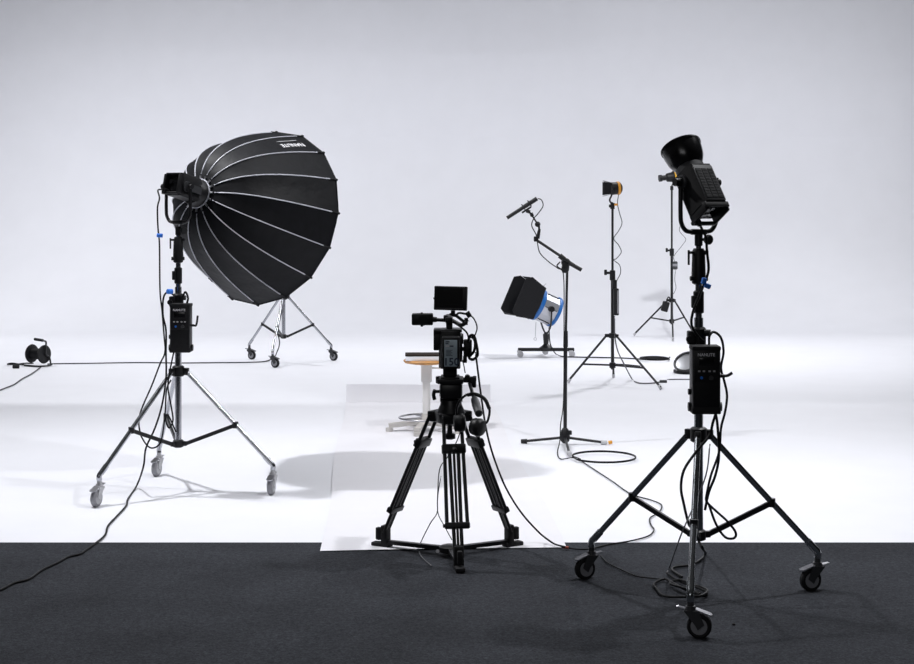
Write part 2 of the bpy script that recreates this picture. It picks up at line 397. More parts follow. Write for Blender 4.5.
# bowl reflector
mb = MB(XN); prof = [(.046,.095),(.052,.10),(.066,.117),(.076,.14),(.081,.168),(.083,.195)]
mb.lathe(prof+[(.0865,.196),(.0865,.203),(.081,.203),(.078,.168),(.073,.142),(.063,.12),(.048,.106)], (0,0,0), (0,1,0), 40, True, True)
o = mb.build('reflector', ['gloss'], None, (XN@V((0,.12,0))), label='glossy black bowl reflector opening upwards on the front of the raised lamp', category='reflector')

# ------------------------------------------------------------------ softbox
SB0, SBR, SBL, NR = .10, .535, .625, 16
def sprof(t):
    r = .078+(SBR-.078)*(t**.8)
    return (r, SB0+.015+SBL*((r/SBR)**3.0))
PH0 = math.radians(3)
def spt(k, t, lift=0):
    r, h = sprof(t); a = PH0+2*PI*k/NR
    r2, h2 = sprof(min(1, t+.01)); r1, h1 = sprof(max(0, t-.01)); n = V((h2-h1, -(r2-r1))).normalized()
    r += n.x*lift; h += n.y*lift
    return V((math.cos(a)*r, h, math.sin(a)*r))
def sflat(k, a, t, lift=0):
    p = spt(k, t, lift).lerp(spt(k+1, t, lift), a)
    s = .05*4*a*(1-a)*(math.sin(PI*t))*.35
    p.x *= 1-s; p.z *= 1-s; return p
sbroot = thing('softbox', 'very large round black softbox with silver seams mounted on the left lamp', 'softbox', (XL@V((0,SB0,0))))
NT, NA = 18, 4
mb = MB(XL); vs = []; fs = []
cols = NR*NA
for j in range(NT+1):
    for k in range(NR):
        for a in range(NA): vs.append(sflat(k, a/NA, j/NT))
for j in range(NT):
    for c in range(cols):
        d = (c+1) % cols; fs.append([j*cols+c, j*cols+d, (j+1)*cols+d, (j+1)*cols+c])
mb.add(vs, fs); shell = mb.build('fabric_shell', 'fabric', sbroot, ang=12)
mb = MB(XL); mb.add([v*1 for v in [V((p.x*.985, p.y+.006, p.z*.985)) for p in vs]], fs); mb.build('silver_lining', 'silverin', sbroot, ang=30)
for k in range(NR):
    mb = MB(XL); mb.tube([spt(k, j/22, .0015) for j in range(1,22)]+[spt(k, .975, .0015)], .0034, 6, 0); mb.build('seam_piping', 'piping', shell, label='silver seam')
    mb = MB(XL); mb.tube([spt(k,.965,.002), spt(k,1,.003), spt(k,1,.003)+V((0,.008,0))], .0075, 8, 0); mb.build('rib_tip', 'rubber', shell)
mb = MB(XL); mb.tube([sflat(k, a/NA, 1) for k in range(NR) for a in range(NA)], .005, 6, 0, True); mb.build('rim_band', 'fabric', sbroot)
mb = MB(XL); n = 32; mb.lathe([(.0,SB0+SBL-.02),(SBR*.5,SB0+SBL-.018),(SBR*.955,SB0+SBL-.015)], (0,0,0), (0,1,0), 32, False, False); mb.build('front_diffuser', 'diff', sbroot)
mb = MB(XL); mb.lathe([(.062,SB0-.05),(.072,SB0-.045),(.078,SB0-.02),(.083,SB0-.008),(.083,SB0+.014),(.076,SB0+.018)], (0,0,0), (0,1,0), 32); ringo = mb.build('speed_ring', 'blackm', sbroot)
mb = MB(XL); mb.ring((0,SB0+.012,0), (0,1,0), .084, .0042, 36); mb.build('ring_edge', 'piping', ringo, label='bright metal ring edge')
for k in range(NR):
    mb = MB(XL); q = spt(k,.0,.002); q2 = spt(k,.03,.004); mb.cyl(q, q2, .0065, n=8); mb.build('rib_socket', 'steel', ringo)
# maker's lettering on one panel, upside down as seen from behind
def panel_text(s, size, k, ac, tc, sx_=.8):      # runs along the ribs, reading towards the lamp
    vs, fs = text_mesh(s, size, .008); out = []
    wid = (spt(k,tc)-spt(k+1,tc)).length; dt = .01; ln = (spt(k,tc+dt)-spt(k,tc)).length/dt
    for v in vs: out.append(sflat(k, ac-v.y/wid, tc-sx_*v.x/ln, .004))
    return out, fs
mb = MB(XL); mb.add(*panel_text('NANLITE', .054, 2, .47, .865)); mb.build('lettering', 'inkw', shell, label='white maker lettering')
mb = MB(XL); mb.add([sflat(2, .73+da, t, .004) for t in (.79,.925) for da in (0,.022)], [[0,1,3,2]]); mb.build('small_print_line', 'lgrey', shell)

# ------------------------------------------------------------------ camera tripod
TC = V((-.033, 7.10, 0))
feet = [V((-.352,7.28,0)), V((.262,7.29,0)), V((.010,6.80,0))]
tr = thing('camera_tripod', 'black double-tube video tripod with ground spreader carrying the video camera', 'tripod', TC)
mb = MB(); mb.lathe([(.03,.60),(.06,.615),(.068,.635),(.07,.66),(.062,.668)], TC, n=24); mb.lathe([(.012,.535),(.026,.54),(.026,.56),(.012,.565),(.012,.61)], TC, n=16)
for ft in feet:
    d = (ft-TC); d.z = 0; d.normalize(); s = V((-d.y,d.x,0))
    mb.box(TC+d*.07+V((0,0,.640)), (.045,.085,.05), .01, Matrix.Rotation(math.atan2(d.y,d.x),3,'Z'))
mb.build('bowl', 'blackm', tr)
for ft in feet:
    d = (ft-TC); R = d.length; d.normalize(); s = V((-d.y,d.x,0))
    T = TC+d*.080+V((0,0,.650)); B = TC+d*(R-.02)+V((0,0,.075)); ax = (B-T)
    lg = MB()
    for k in (-1,1): lg.cyl(T+s*(k*.040), T.lerp(B,.79)+s*(k*.046), .0085, n=12)
    lg.box(T, (.03,.09,.03), .006, Matrix.Rotation(math.atan2(d.y,d.x),3,'Z'))
    lego = lg.build('leg', 'blackm', tr)
    lo = MB()
    for k in (-1,1): lo.cyl(T.lerp(B,.25)+s*(k*.020), B+s*(k*.016), .0085, n=10)
    lo.cyl(T.lerp(B,.25), T.lerp(B,.98), .006, n=10)
    lo.build('lower_tubes', 'blackm', lego)
    rm = Matrix((s, d, V((0,0,1)))).transposed()
    axn = ax.normalized(); nn = s.cross(axn).normalized(); rr = Matrix((s, nn, axn)).transposed()
    cl = MB(); cl.box(T.lerp(B,.24), (.108,.034,.042), .006, rr); cl.cyl(T.lerp(B,.24)-s*.0+d*.015, T.lerp(B,.24)+d*.045, .012, .007); cl.build('upper_clamp', 'black', lego)
    cl = MB(); cl.box(T.lerp(B,.80), (.112,.03,.028), .006, rr); cl.cyl(T.lerp(B,.80)-s*.055, T.lerp(B,.80)-s*.064, .008); cl.build('lower_clamp', 'black', lego)
    fo = MB(); fb = V((ft.x,ft.y,0))
    fo.box(B+V((0,0,-.015)), (.045,.034,.10), .008, Matrix.Rotation(math.atan2(d.y,d.x)+PI/2,3,'Z'))
    fo.box(fb+V((0,0,.016)), (.10,.045,.022), .008, Matrix.Rotation(math.atan2(d.y,d.x),3,'Z'))
    fo.box(fb+d*.018+V((0,0,.065)), (.026,.024,.06), .006, Matrix.Rotation(math.atan2(d.y,d.x),3,'Z'))
    fo.build('foot', 'rubber', lego)
    sp = MB(); sp.bar(TC+V((0,0,.035)), fb-d*.03+V((0,0,.03)), .026, .018); sp.build('spreader_arm', 'blackm', tr)
mb = MB(); mb.lathe([(.04,.018),(.05,.024),(.05,.045),(.035,.052)], TC, n=20); mb.build('spreader_hub', 'blackm', tr)
mb = MB(); p = TC+V((-.055,-.05,.035)); mb.cyl(p, p+V((0,-.02,.004)), .008); mb.build('spreader_latch', 'steel', tr)
# fluid head
HY = 7.06
hd = MB(); hz = lambda py: W(0,py,HY).z; hx = (451-457)/FPX*HY
hd.lathe([(.055,.655),(.066,.665),(.05,.70),(.046,.722)], (hx,HY,0), n=24)
hd.box((hx,HY,(hz(398)+hz(382))/2), (.104,.11,hz(382)-hz(398)), .015)
hd.cyl((hx-.05,HY,.755), (hx+.052,HY,.755), .042, n=24)
head = hd.build('fluid_head', 'blackm', tr)
mb = MB(); mb.box((hx-.003,HY,hz(380)), (.118,.15,.022), .004); mb.box((hx-.003,HY,hz(377.2)), (.085,.13,.012), .003); mb.box((hx-.062,HY-.03,hz(379)), (.014,.03,.03), .003); mb.build('quick_release_plate', 'black', head)
mb = MB(); mb.cyl((hx-.05,HY-.02,hz(391)), (hx-.073,HY-.02,hz(391)), .007); mb.tube([(hx-.073,HY-.02,hz(389)),(hx-.079,HY-.025,hz(394)),(hx-.074,HY-.03,hz(399))], .0085, 8, 4); mb.build('tilt_lock', 'black', head)
mb = MB(); mb.box((hx+.035,HY-.057,hz(403)), (.014,.01,.014), .002); mb.build('level_bubble', 'grey', head)
mb = MB(); mb.cyl((hx+.05,HY,hz(380)), (hx+.105,HY,hz(380)), .012); mb.cyl((hx+.075,HY-.02,hz(377.5)), (hx+.075,HY+.02,hz(377.5)), .013); mb.box((hx+.1,HY,hz(382)), (.03,.035,.05), .006); mb.cyl((hx+.108,HY,hz(376)),(hx+.108,HY,hz(381)), .008); mb.build('handle_clamp', 'black', head)
pa, pb = W(469.5,383,HY), W(478.8,413.5,6.74)
mb = MB(); mb.cyl(pa, pa.lerp(pb,.55), .0085); ph = mb.build('pan_handle', 'blackm', head)
mb = MB(); a = pa.lerp(pb,.5); d = (pb-a); mb.lathe([(.010,0),(.0165,.02),(.019,d.length*.4),(.0175,d.length*.85),(.0165,d.length),(.008,d.length+.006)], a, d, 18); mb.build('grip', 'dgrey', ph)

# headphones hanging from the pan handle
hp = thing('headphones', 'black over-ear headphones hanging from the tripod pan handle', 'headphones', W(472,420,6.93))
band = [W(458.5,421,6.93), W(456.5,411,6.93), W(459,402,6.93), W(466,395.2,6.93), W(475,394.2,6.92), W(484.5,399,6.91), W(489.5,409,6.89), W(488,420,6.87), W(485,424,6.86)]
mb = MB(); mb.tube(band, .0055, 8, 6, flat=1.0); mb.tube(band[3:7], .0085, 8, 6); mb.build('headband', 'black', hp)
for (c, ax) in ((W(478.8,427.5,6.85), V((.75,-.55,-.12))), (W(461,423,6.93), V((1,.05,.05)))):
    mb = MB(); mb.lathe([(.02,-.026),(.036,-.022),(.041,-.004),(.041,.006),(.033,.018),(.012,.023)], c, ax, 24); e = mb.build('ear_cup', 'black', hp)
    mb = MB(); mb.lathe([(.022,-.034),(.036,-.03),(.038,-.022),(.03,-.02)], c, ax, 24); mb.build('ear_pad', 'rubber', e)

# ------------------------------------------------------------------ video camera
cy0 = 6.93
cam = thing('video_camera', 'black cinema camera with a grey labelled battery on the tripod', 'video camera', W(451,374,7.05))
mb = MB(); mb.pbox(440.5,331.5,460.5,369,6.98,7.22,.006); mb.pbox(443,366,457,376.6,6.99,7.12,.004); mb.pbox(438.8,345,441,368,7.0,7.15,.004); mb.pbox(460,336,462.5,362,7.0,7.18,.004); mb.build('body', 'black', cam)
mb = MB(); mb.pbox(441.8,337.2,459.6,368.2,6.90,6.985,.005); bat = mb.build('battery', 'black', cam)
mb = MB(); mb.pbox(444.2,340,457.2,366.6,6.8985,6.902,.0008); lab = mb.build('battery_label', 'bluelcd', bat, label='grey-blue label face')
a = W(450.9,361.5,6.8984); mb = MB(); text_on(mb, '150', .047, (a.x+.0015,6.8984,a.z-.003), (1,0,0), (0,0,1)); mb.build('number_lettering', 'navy', lab)
mb = MB()
mb.pbox(445.4,341.3,449.4,342.4,6.897,6.8984); mb.pbox(445.4,343.2,448.6,344.0,6.897,6.8984)
mb.pbox(449.6,345.6,453.4,346.7,6.897,6.8984)
for k in range(5): mb.pbox(446,350+k*1.3,452.5-(k % 2)*1.4,350.5+k*1.3,6.897,6.8984)
mb.build('small_print', 'navy', lab)
mb = MB(); mb.pbox(445.4,345.4,449.4,347,6.897,6.8984); mb.build('white_print', 'inkw', lab)
mb = MB(); mb.pbox(433.5,331.2,441.5,350.5,7.02,7.10,.004); mb.build('side_display', 'black', cam)
mb = MB(); mb.pbox(446,320,452.5,333,7.03,7.08,.005); mb.box(W(449,318.5,7.1), (.034,.24,.026), .008); mb.pbox(447,320,452,333,7.19,7.22,.004)
mb.pbox(443.5,315.5,448,321.5,7.02,7.06,.004); mb.build('top_handle', 'black', cam)
mb = MB(); mb.pbox(433.5,329.8,462,332.6,6.99,7.12,.003); mb.build('top_plate', 'blackm', cam)
# viewfinder
mb = MB(); mb.pbox(411.6,314,433,325.4,6.99,7.06,.006); mb.pbox(420.5,312.6,423,326.8,7.01,7.03,.003); vf = mb.build('viewfinder', 'black', cam)
mb = MB(); mb.cyl(W(433,319.5,7.02), W(447,320.3,7.05), .0085); mb.cyl(W(433,319.5,7.02), W(437,319.5,7.02), .013,.011); mb.build('viewfinder_arm', 'blackm', vf)
mb = MB(); mb.cyl((W(423,320,7.0).x,6.99,W(0,320,7.0).z), (W(423,320,7.0).x,6.955,W(0,320,7.0).z), .02,.023); mb.build('eyecup', 'rubber', vf)
# receiver at the camera's right side
mb = MB(); mb.pbox(463.5,340,472,357,7.0,7.05,.005); mb.pbox(463,356,467,363,7.0,7.03,.003); mb.cyl(W(462,349,7.03), W(465,349,7.03), .01); mb.pbox(462.2,334,463.4,344,7.01,7.03,.001); mb.build('wireless_receiver', 'black', cam)
mb = MB(); mb.tube([W(468,342,6.99), W(470,336,6.98), W(474,336,6.98), W(476.5,345,6.98), W(477.5,355,6.98), W(473,359.5,6.98), W(469,357,6.99), W(470.5,348,6.99)], .0065, 8, 5)
mb.tube([W(470,356,6.99), W(474,351,6.97), W(475,342,6.97), W(472,336,6.97)], .006, 8, 5); mb.build('cable_loop', 'cable', cam)
mb = MB(); mb.lathe([(.035,0),(.042,.01),(.042,.10),(.048,.11),(.048,.16),(.04,.165)], W(451,351,7.215), (0,1,0), 24); ln = mb.build('lens', 'blackm', cam)
mb = MB(); mb.pbox(442,342,460,360,7.38,7.46,.004); mb.build('matte_box', 'black', ln)

# monitor on its arm
mo = thing('field_monitor', 'black flat monitor on an arm above the video camera', 'monitor', W(452,322,7.02))
Rm = Matrix.Rotation(math.radians(-9),3,'Z')@Matrix.Rotation(math.radians(-4),3,'X')@Matrix.Rotation(math.radians(1),3,'Y')
mc = W(450.8,298.3,6.99)
mb = MB(); mb.box(mc, (.149,.030,.108), .004, Rm); mon = mb.build('monitor_body', 'black', mo)
mb = MB(); mb.box(mc+Rm@V((-.006,-.0152,.004)), (.125,.002,.084), 0, Rm); mb.build('screen', 'screen', mon)
mb = MB(); mb.box(mc+Rm@V((-.004,-.016,-.046)), (.125,.003,.004), 0, Rm); mb.build('button_strip', 'dgrey', mon)
mb = MB(); mb.cyl(mc+Rm@V((-.076,0,-.002)), mc+Rm@V((-.079,0,-.002)), .004); mb.build('side_socket', 'blackm', mon)
mb = MB()
mb.cyl(W(453,310.5,7.0), W(453,314.5,7.0), .010); mb.tube([W(453,314,7.0), W(458,317,7.0), W(465,322,7.0), W(467,318,7.0)], .007, 8, 4)
mb.cyl(W(467,312,6.99), W(470,317,6.99), .011); mb.tube([W(468,320,7.0), W(462,325,7.0), W(455,322,7.03), W(451,320,7.04)], .0095, 8, 4)
mb.tube([W(450,314,7.0), W(455,316,6.98), W(459,313,6.98), W(466,314,6.99)], .005, 8, 5); mb.cyl(W(466,318,7.0), W(466,325,7.0), .008); mb.build('arm', 'blackm', mo)
cable('monitor_cable', 'thin black cable looping from the monitor arm down beside the camera', [W(469,314,6.98), W(474,319,6.97), W(477,327,6.97), W(475,335,6.97), W(471,338,6.99)], .0032)
cable('monitor_power_cable', 'short black cable drooping from the camera top to its receiver', [W(455,323,7.0), W(462,328,6.97), W(467,333,6.97), W(469,340,6.99)], .004)
cable('microphone_lead', 'tiny loose cable tail hanging below the camera receiver', [W(461,357,6.99), W(463.5,364,6.98), W(465.2,373,6.98)], .0025)
cable('camera_cable', 'black cable dropping from the camera to the floor edge right of the tripod',
      [W(475.5,352,6.97), W(478,372,6.97), W(481,395,6.98), W(486,428,6.97), W(493,455,6.97), W(505,486,7.08), W(520,511,7.24), W(538,531.5,7.36), F(552,542.5,.022), F(559,545.5,.02), F(565,547,.019)], .0045)
cable('headphone_cable', 'thin grey cable hanging among the tripod legs and curling onto the carpet',
      [W(461,430,6.98), W(456,443,6.99), W(447,458,7.0), W(439.5,470,7.0), W(437.5,500,6.98), W(437,513,6.96), W(430,524,6.95), F(419.5,546,.012), F(421,556,.009), F(431.5,566,.009)], .0026, 'gcable')
cable('thin_lead', 'thin dark lead branching behind the front tripod leg', [W(441,476,7.04), W(438,495,7.03), W(438,513,7.02), W(445,527,7.0), W(452,540,6.98)], .0022, 'gcable')

# ------------------------------------------------------------------ stool and board
SY = 11.05; sx = (426.5-457)/FPX*SY; so = V((sx,SY,0))
st = thing('stool', 'round plywood stool on a white pillar with a foot ring, behind the camera', 'stool', so)
zs = W(0,359.5,SY).z
mb = MB(); mb.lathe([(.11,zs-.03),(.155,zs-.022),(.166,zs-.008),(.16,zs),(.05,zs+.001)], so, n=40); mb.build('seat', 'wood', st)
mb = MB(); mb.lathe([(.03,zs-.045),(.075,zs-.03)], so, n=20); mb.cyl(so+V((.03,0,zs-.06)), so+V((.16,-.02,zs-.062)), .006); mb.build('seat_bracket', 'cream', st)
mb = MB(); mb.cyl(so+V((0,0,.11)), so+V((0,0,zs-.03)), .028, n=20); mb.lathe([(.037,zs-.16),(.039,zs-.15),(.039,zs-.045),(.03,zs-.04)], so, n=20); mb.build('column', 'cream', st)
mb = MB(); mb.ring(so+V((0,0,.10)), (0,0,1), .195, .007, 40, 10)
for k in range(4): mb.cyl(so+V((0,0,.10)), so+pol(k*90+30,.195)+V((0,0,.10)), .006)
mb.build('foot_ring', 'steel', st)
mb = MB(); mb.lathe([(.05,.045),(.055,.06),(.04,.10),(.03,.13)], so, n=20)
for k in range(5):
    a = 185+72*k; mb.bar(so+pol(a,.03)+V((0,0,.07)), so+pol(a,.27)+V((0,0,.045)), .045, .03)
mb.build('base', 'taupe', st)
for k in range(5):
    a = 185+72*k; q = so+pol(a,.265); mb = MB(); mb.cyl(q+V((0,0,.03)), q+V((0,0,.0)), .026,.026, n=14); mb.build('glide', 'taupe', st)
bk = thing('book', 'white block-thick book with a dark cover lying on the wooden stool seat', 'book', so+V((.03,0,zs)))
w0 = W(405.3,0,SY).x; bx = w0+.145
mb = MB(); mb.box((bx,SY-.02,zs+.0175), (.285,.20,.032), .002, Matrix.Rotation(.03,3,'Z')); mb.build('pages', 'bookw', bk)
mb = MB(); mb.box((bx,SY-.02,zs+.039), (.29,.205,.010), .003, Matrix.Rotation(.03,3,'Z')); mb.build('cover', 'bookd', bk)

# ------------------------------------------------------------------ microphone stand
MY = 10.42; mx = (565-457)/FPX*MY; mo_ = V((mx,MY,0))
ms = thing('microphone_stand', 'thin black microphone stand with a slanted boom and three flat feet', 'microphone stand', mo_)
top = W(567.3,264,MY)
mb = MB(); mb.cyl(mo_+V((0,0,.03)), W(565.6,340,MY), .0125, n=14); mb.build('lower_pole', 'blackm', ms)
mb = MB(); mb.cyl(W(565.6,345,MY), top, .0085, n=14); mb.cyl(W(565.6,347,MY), W(565.7,331,MY), .0165,.015, n=14); mb.build('upper_pole', 'blackm', ms)
mb = MB(); mb.lathe([(.015,.012),(.03,.03),(.034,.06),(.026,.10),(.015,.115)], mo_, n=18); mb.box(mo_+V((.03,-.01,.085)), (.03,.025,.03), .005); mb.build('base_hub', 'black', ms)
for k, (px, py) in enumerate(((524,443.8),(604,445.0),(569.5,456.5))):
    ft = F(px,py,.0); d = (ft-mo_)
    mb = MB(); mb.cyl(mo_+d*.06+V((0,0,.05)), ft+V((0,0,.017)), .009, n=10); lg = mb.build('leg', 'blackm', ms)
    mb = MB(); q = ft-d.normalized()*.02; mb.cyl(q+V((0,0,.0175)), ft+d.normalized()*.02+V((0,0,.0165)), .0165,.014, n=12); mb.build('rubber_foot', ['rubber','lgrey','lgrey'][k], lg)
    if k == 1:
        mb = MB(); q = ft+d.normalized()*.03; mb.cyl(q+V((0,0,.016)), q+d.normalized()*.025+V((0,0,.02)), .012, n=12); mb.build('foot_tip', 'orange', lg, label='orange foot tip')
mb = MB(); mb.lathe([(.018,-.04),(.026,-.02),(.026,.02),(.016,.035)], top+V((-.012,0,-.02)), (.12,0,1), 16); mb.cyl(top+V((-.01,-.03,.01)), top+V((-.01,.03,.01)), .03, n=18); mb.build('boom_clutch', 'black', ms)
ba, bb, bc = W(536.5,240,MY-.03), W(562,259,MY-.03), W(581.5,270,MY-.03)
mb = MB(); mb.cyl(ba, bc, .0095, n=12); mb.cyl(W(559.5,255.5,MY-.03), W(564.5,259.5,MY-.03), .018, n=12); mb.cyl(W(569,263,MY-.03), bc, .0135, n=12); mb.build('boom', 'blackm', ms)
mb = MB(); mb.box(W(536,239,MY-.03), (.03,.03,.035), .005); mb.cyl(W(537.5,238.5,MY-.03), W(539.5,229,MY-.03), .014,.009); mb.cyl(W(539.2,235,MY-.03), W(539,224,MY-.03), .007); mb.ball(W(537.6,224.3,MY-.03), .019)
mb.cyl(W(537,223,MY-.03), W(529,211,MY-.03), .0055); mb.cyl(W(532.5,216.5,MY-.03), W(531,213,MY-.03), .012); mb.build('swivel_arm', 'black', ms)
mb = MB(); mb.tube([W(560,262,MY-.06), W(557,266,MY-.07), W(562,270,MY-.06)], .005, 6, 3); mb.build('cable_clip', 'black', ms)
mic = thing('shotgun_microphone', 'black shotgun microphone tilted on the end of the boom', 'microphone', W(528,210,MY-.03))
mb = MB(); m0, m1 = W(507,218,MY-.03), W(537,198.6,MY-.03); mb.cyl(m0, m0.lerp(m1,.6), .0125, n=16); mb.cyl(m0.lerp(m1,.58), m1, .0145, n=16); mb.build('microphone_body', 'blackm', mic)
mb = MB()
for t in (.55,.75): mb.ring(m0.lerp(m1,t), (m1-m0), .022, .004, 18, 6)
mb.bar(m0.lerp(m1,.5)+V((0,0,-.03)), m0.lerp(m1,.8)+V((0,0,-.03)), .02, .012); mb.cyl(m0.lerp(m1,.64)+V((.0,0,-.035)), W(530,212,MY-.03), .012); mb.build('shock_mount', 'black', mic)
coil = []
cc = F(604,458.3,.009)
for k in range(22):
    t = 2*PI*k/10+PI; coil.append(cc+V((.20*math.cos(t), .21*math.sin(t), .004+.006*(k/10))))
mcab = [W(537.5,198.4,MY-.03), W(541.5,200,MY-.03), W(543,206,MY-.03), W(538.5,213,MY-.04), W(533.5,219,MY-.05), W(531.8,226,MY-.05), W(536,234.5,MY-.06), W(537.5,243,MY-.06), W(540,253,MY-.06), W(549,262,MY-.06), W(558,268.5,MY-.06), W(563.5,275,MY-.04), W(564,330,MY-.03), W(563.5,400,MY-.03), W(560.5,425,MY-.05), W(560,440,MY-.15), F(557.5,453,.008), F(561,459,.008)]
cable('microphone_cable', 'thin black cable from the shotgun microphone down its stand, coiled on the white floor',
      mcab+coil+[F(581,460.5,.008), F(592,468,.008), F(612,481,.008), F(631,494,.008), F(651,500,.008), F(661.5,505,.008), F(659,512,.008), F(650,518,.008), F(651,525,.008), F(654,530,.008), F(648,536,.008), F(630,541,.008), F(608,544.5,.008), F(590,549,.010), F(575,549,.011), F(567,547.5,.0125)], .0036)
mb = MB(); p = F(566,547.6,.014); mb.cyl(p+V((-.012,.005,0)), p+V((.012,-.002,0)), .0065, n=12); mb.build('cable_plug', ['red'], None, label='tiny red cable plug lying at the front right corner of the paper strip', category='plug')

# ------------------------------------------------------------------ fresnel lamp on low stand
FY = 16.5; fo = F(545,355.5,0); fo = V((fo.x, FY, 0))
rs = thing('low_roller_stand', 'low black wheeled base under the blue and silver spotlight', 'light stand', fo)
zb = W(0,349.5,FY).z
mb = MB(); mb.box((fo.x,FY,zb), (.60,.045,.035), .006); mb.box((fo.x,FY+.16,zb), (.045,.36,.035), .006); mb.build('base_bar', 'blackm', rs)
mb = MB(); mb.lathe([(.07,zb-.01),(.075,zb+.02),(.045,zb+.04),(.026,zb+.06),(.03,zb+.10),(.034,zb+.16),(.02,zb+.175)], fo, n=20); mb.build('hub', 'blackm', rs)
for q in ((-.285,0),(.265,0),(0,.31)):
    w = V((fo.x+q[0],FY+q[1],0)); mb = MB(); mb.cyl((w.x,w.y,.075), (w.x,w.y,zb), .014); mb.box((w.x,w.y,.062), (.05,.05,.03), .008); c = mb.build('caster', 'lgrey', rs)
    mb = MB(); mb.lathe([(.012,-.012),(.030,-.012),(.034,-.007),(.034,.007),(.030,.012),(.012,.012)], (w.x+.01,w.y-.012,.034), (.35,-.9,0), 20); mb.build('wheel', 'lgrey', c)
# head frame
fd = V((-math.cos(math.radians(25)), -.27, math.sin(math.radians(25)))).normalized()
fr = V((0,0,1)).cross(fd).normalized()*-1; fr = fd.cross(V((0,0,1))).normalized(); fu = fr.cross(fd).normalized()
fc = W(545.5,308,FY)
XF = Matrix(((fr.x,fd.x,fu.x,fc.x),(fr.y,fd.y,fu.y,fc.y),(fr.z,fd.z,fu.z,fc.z),(0,0,0,1)))
sp = thing('spotlight', 'blue and silver spotlight with black barn doors on the low wheeled base', 'spotlight', (fo.x,FY,zb+.17))
mb = MB(XF); mb.lathe([(.15,-.10),(.16,-.095),(.16,.085),(.155,.09)], (0,0,0), (0,1,0), 12, True, True); body = mb.build('housing', 'alu', sp, ang=20)
for k in range(12):
    if k % 2 == 0:
        mb = MB(XF); t = 2*PI*k/12; q = V((math.cos(t)*.161,0,math.sin(t)*.161)); mb.bar(q+V((0,-.075,0)), q+V((0,.065,0)), .006, .012, (math.cos(t),0,math.sin(t))); mb.build('cooling_slot', 'black', body)
mb = MB(XF); mb.lathe([(.13,-.135),(.163,-.125),(.169,-.10),(.164,-.088)], (0,0,0), (0,1,0), 24); mb.build('rear_cap', 'lampblue', sp, label='blue rear cap')
mb = MB(XF); mb.lathe([(.16,.075),(.173,.08),(.178,.12),(.16,.13)], (0,0,0), (0,1,0), 24); mb.build('front_bezel', 'lampblue', sp, label='blue front bezel')
mb = MB(XF); mb.lathe([(.0,.128),(.07,.126),(.125,.118)], (0,0,0), (0,1,0), 24, False, False); mb.build('lens', 'glass', sp)
# barn doors: frame ring and four leaves
bd = MB(XF); bd.lathe([(.176,.125),(.184,.13),(.184,.142),(.17,.144)], (0,0,0), (0,1,0), 24, False, False); bdo = bd.build('barn_door_ring', 'black', sp)
def leaf(c, side, fwd, half0, half1, ln, th=.004):
    p = [c-side*half0, c+side*half0, c+side*half1+fwd*ln*.75, c+side*half1*.82+fwd*ln, c-side*half1*.82+fwd*ln, c-side*half1+fwd*ln*.75]
    n = side.cross(fwd).normalized()*th
    mb = MB(XF); mb.prism(p, n); return mb
for (c, sd, fw, h0, h1, ln) in ((V((.18,.14,0)), V((0,0,1)), V((.12,1,0)).normalized(), .175, .225, .255), (V((-.18,.14,0)), V((0,0,1)), V((-.04,1,0)).normalized(), .175, .225, .255),
                        (V((0,.14,.18)), V((1,0,0)), V((0,1,.18)).normalized(), .16, .14, .20), (V((0,.14,-.18)), V((1,0,0)), V((0,1,-.18)).normalized(), .16, .14, .24)):
    leaf(c, sd, fw, h0, h1, ln).build('barn_door', 'black', bdo)
mb = MB(); hh = .185; zt = fc.z
fh = V((fd.x,fd.y,0)).normalized(); fs_ = V((fr.x,fr.y,0)).normalized()
yb_ = W(0,333,FY).z
pts = [fc+fs_*(s*hh)+V((0,0,z)) for s, z in ((-1,.02),(-1,-.08))]+[V((fo.x,FY,yb_+.03))-fs_*.13+V((0,0,.04)), V((fo.x,FY,yb_))-fs_*.03, V((fo.x,FY,yb_))+fs_*.03, V((fo.x,FY,yb_+.03))+fs_*.13+V((0,0,.04))]+[fc+fs_*hh+V((0,0,z)) for z in (-.08,.02)]
mb.tube(pts, .009, 8, 5); mb.cyl((fo.x,FY,zb+.15), (fo.x,FY,yb_+.01), .02); yk = mb.build('yoke', 'blackm', sp)
for s in (-1,1):
    mb = MB(); mb.cyl(fc+fs_*(s*.158), fc+fs_*(s*.205), .03, n=18); mb.build('tilt_knob', 'black', yk)
mb = MB(); mb.box(fc+fs_*.165+fd*-.01+V((0,0,-.07)), (.05,.02,.03), .003); mb.build('switch_box', 'black', sp)
mb = MB(); mb.cyl(W(536,322,16.25), W(535.3,337,16.25), .0035, n=6); mb.ring(W(535.2,339,16.25), (0,1,0), .014, .004, 14, 6); mb.build('safety_wire', 'steel', sp, label='steel safety wire with a ring')
mb = MB(); mb.cyl(fc+fd*.13+fu*.17, fc+fd*.10+fu*.24, .005, n=8); mb.build('top_pin', 'steel', sp)
cable('spotlight_cable', 'black cable from the blue and silver spotlight running right along the floor', [W(549,326,16.4), W(549.5,338,16.4), W(551,346,16.35), F(556,354,.007), F(563,356.5,.007), F(575,357,.007), F(600,357.5,.007), F(622,358,.007), F(640,359,.007)], .0065)
def floor_coil(label, px, py, rx, ry, n, r, name='cable_coil'):
    c = F(px,py,.0); pts = []
    for k in range(n*10+1):
        t = 2*PI*k/10; j = 1+.06*math.sin(k*1.7); pts.append(c+V((rx*j*math.cos(t), ry*j*math.sin(t), r+.004+r*1.7*(k/10))))
    return cable(name, label, pts, r, sm=4, cat='cable coil')
floor_coil('loose black cable coil on the floor touching the right leg of the slim stand', 655, 360.5, .15, .16, 2, .007)
cable('floor_cable', 'short black cable running across the floor behind the slim stand legs', [F(612,364,.01), F(626,364.8,.01), F(640,366.2,.01)], .007)

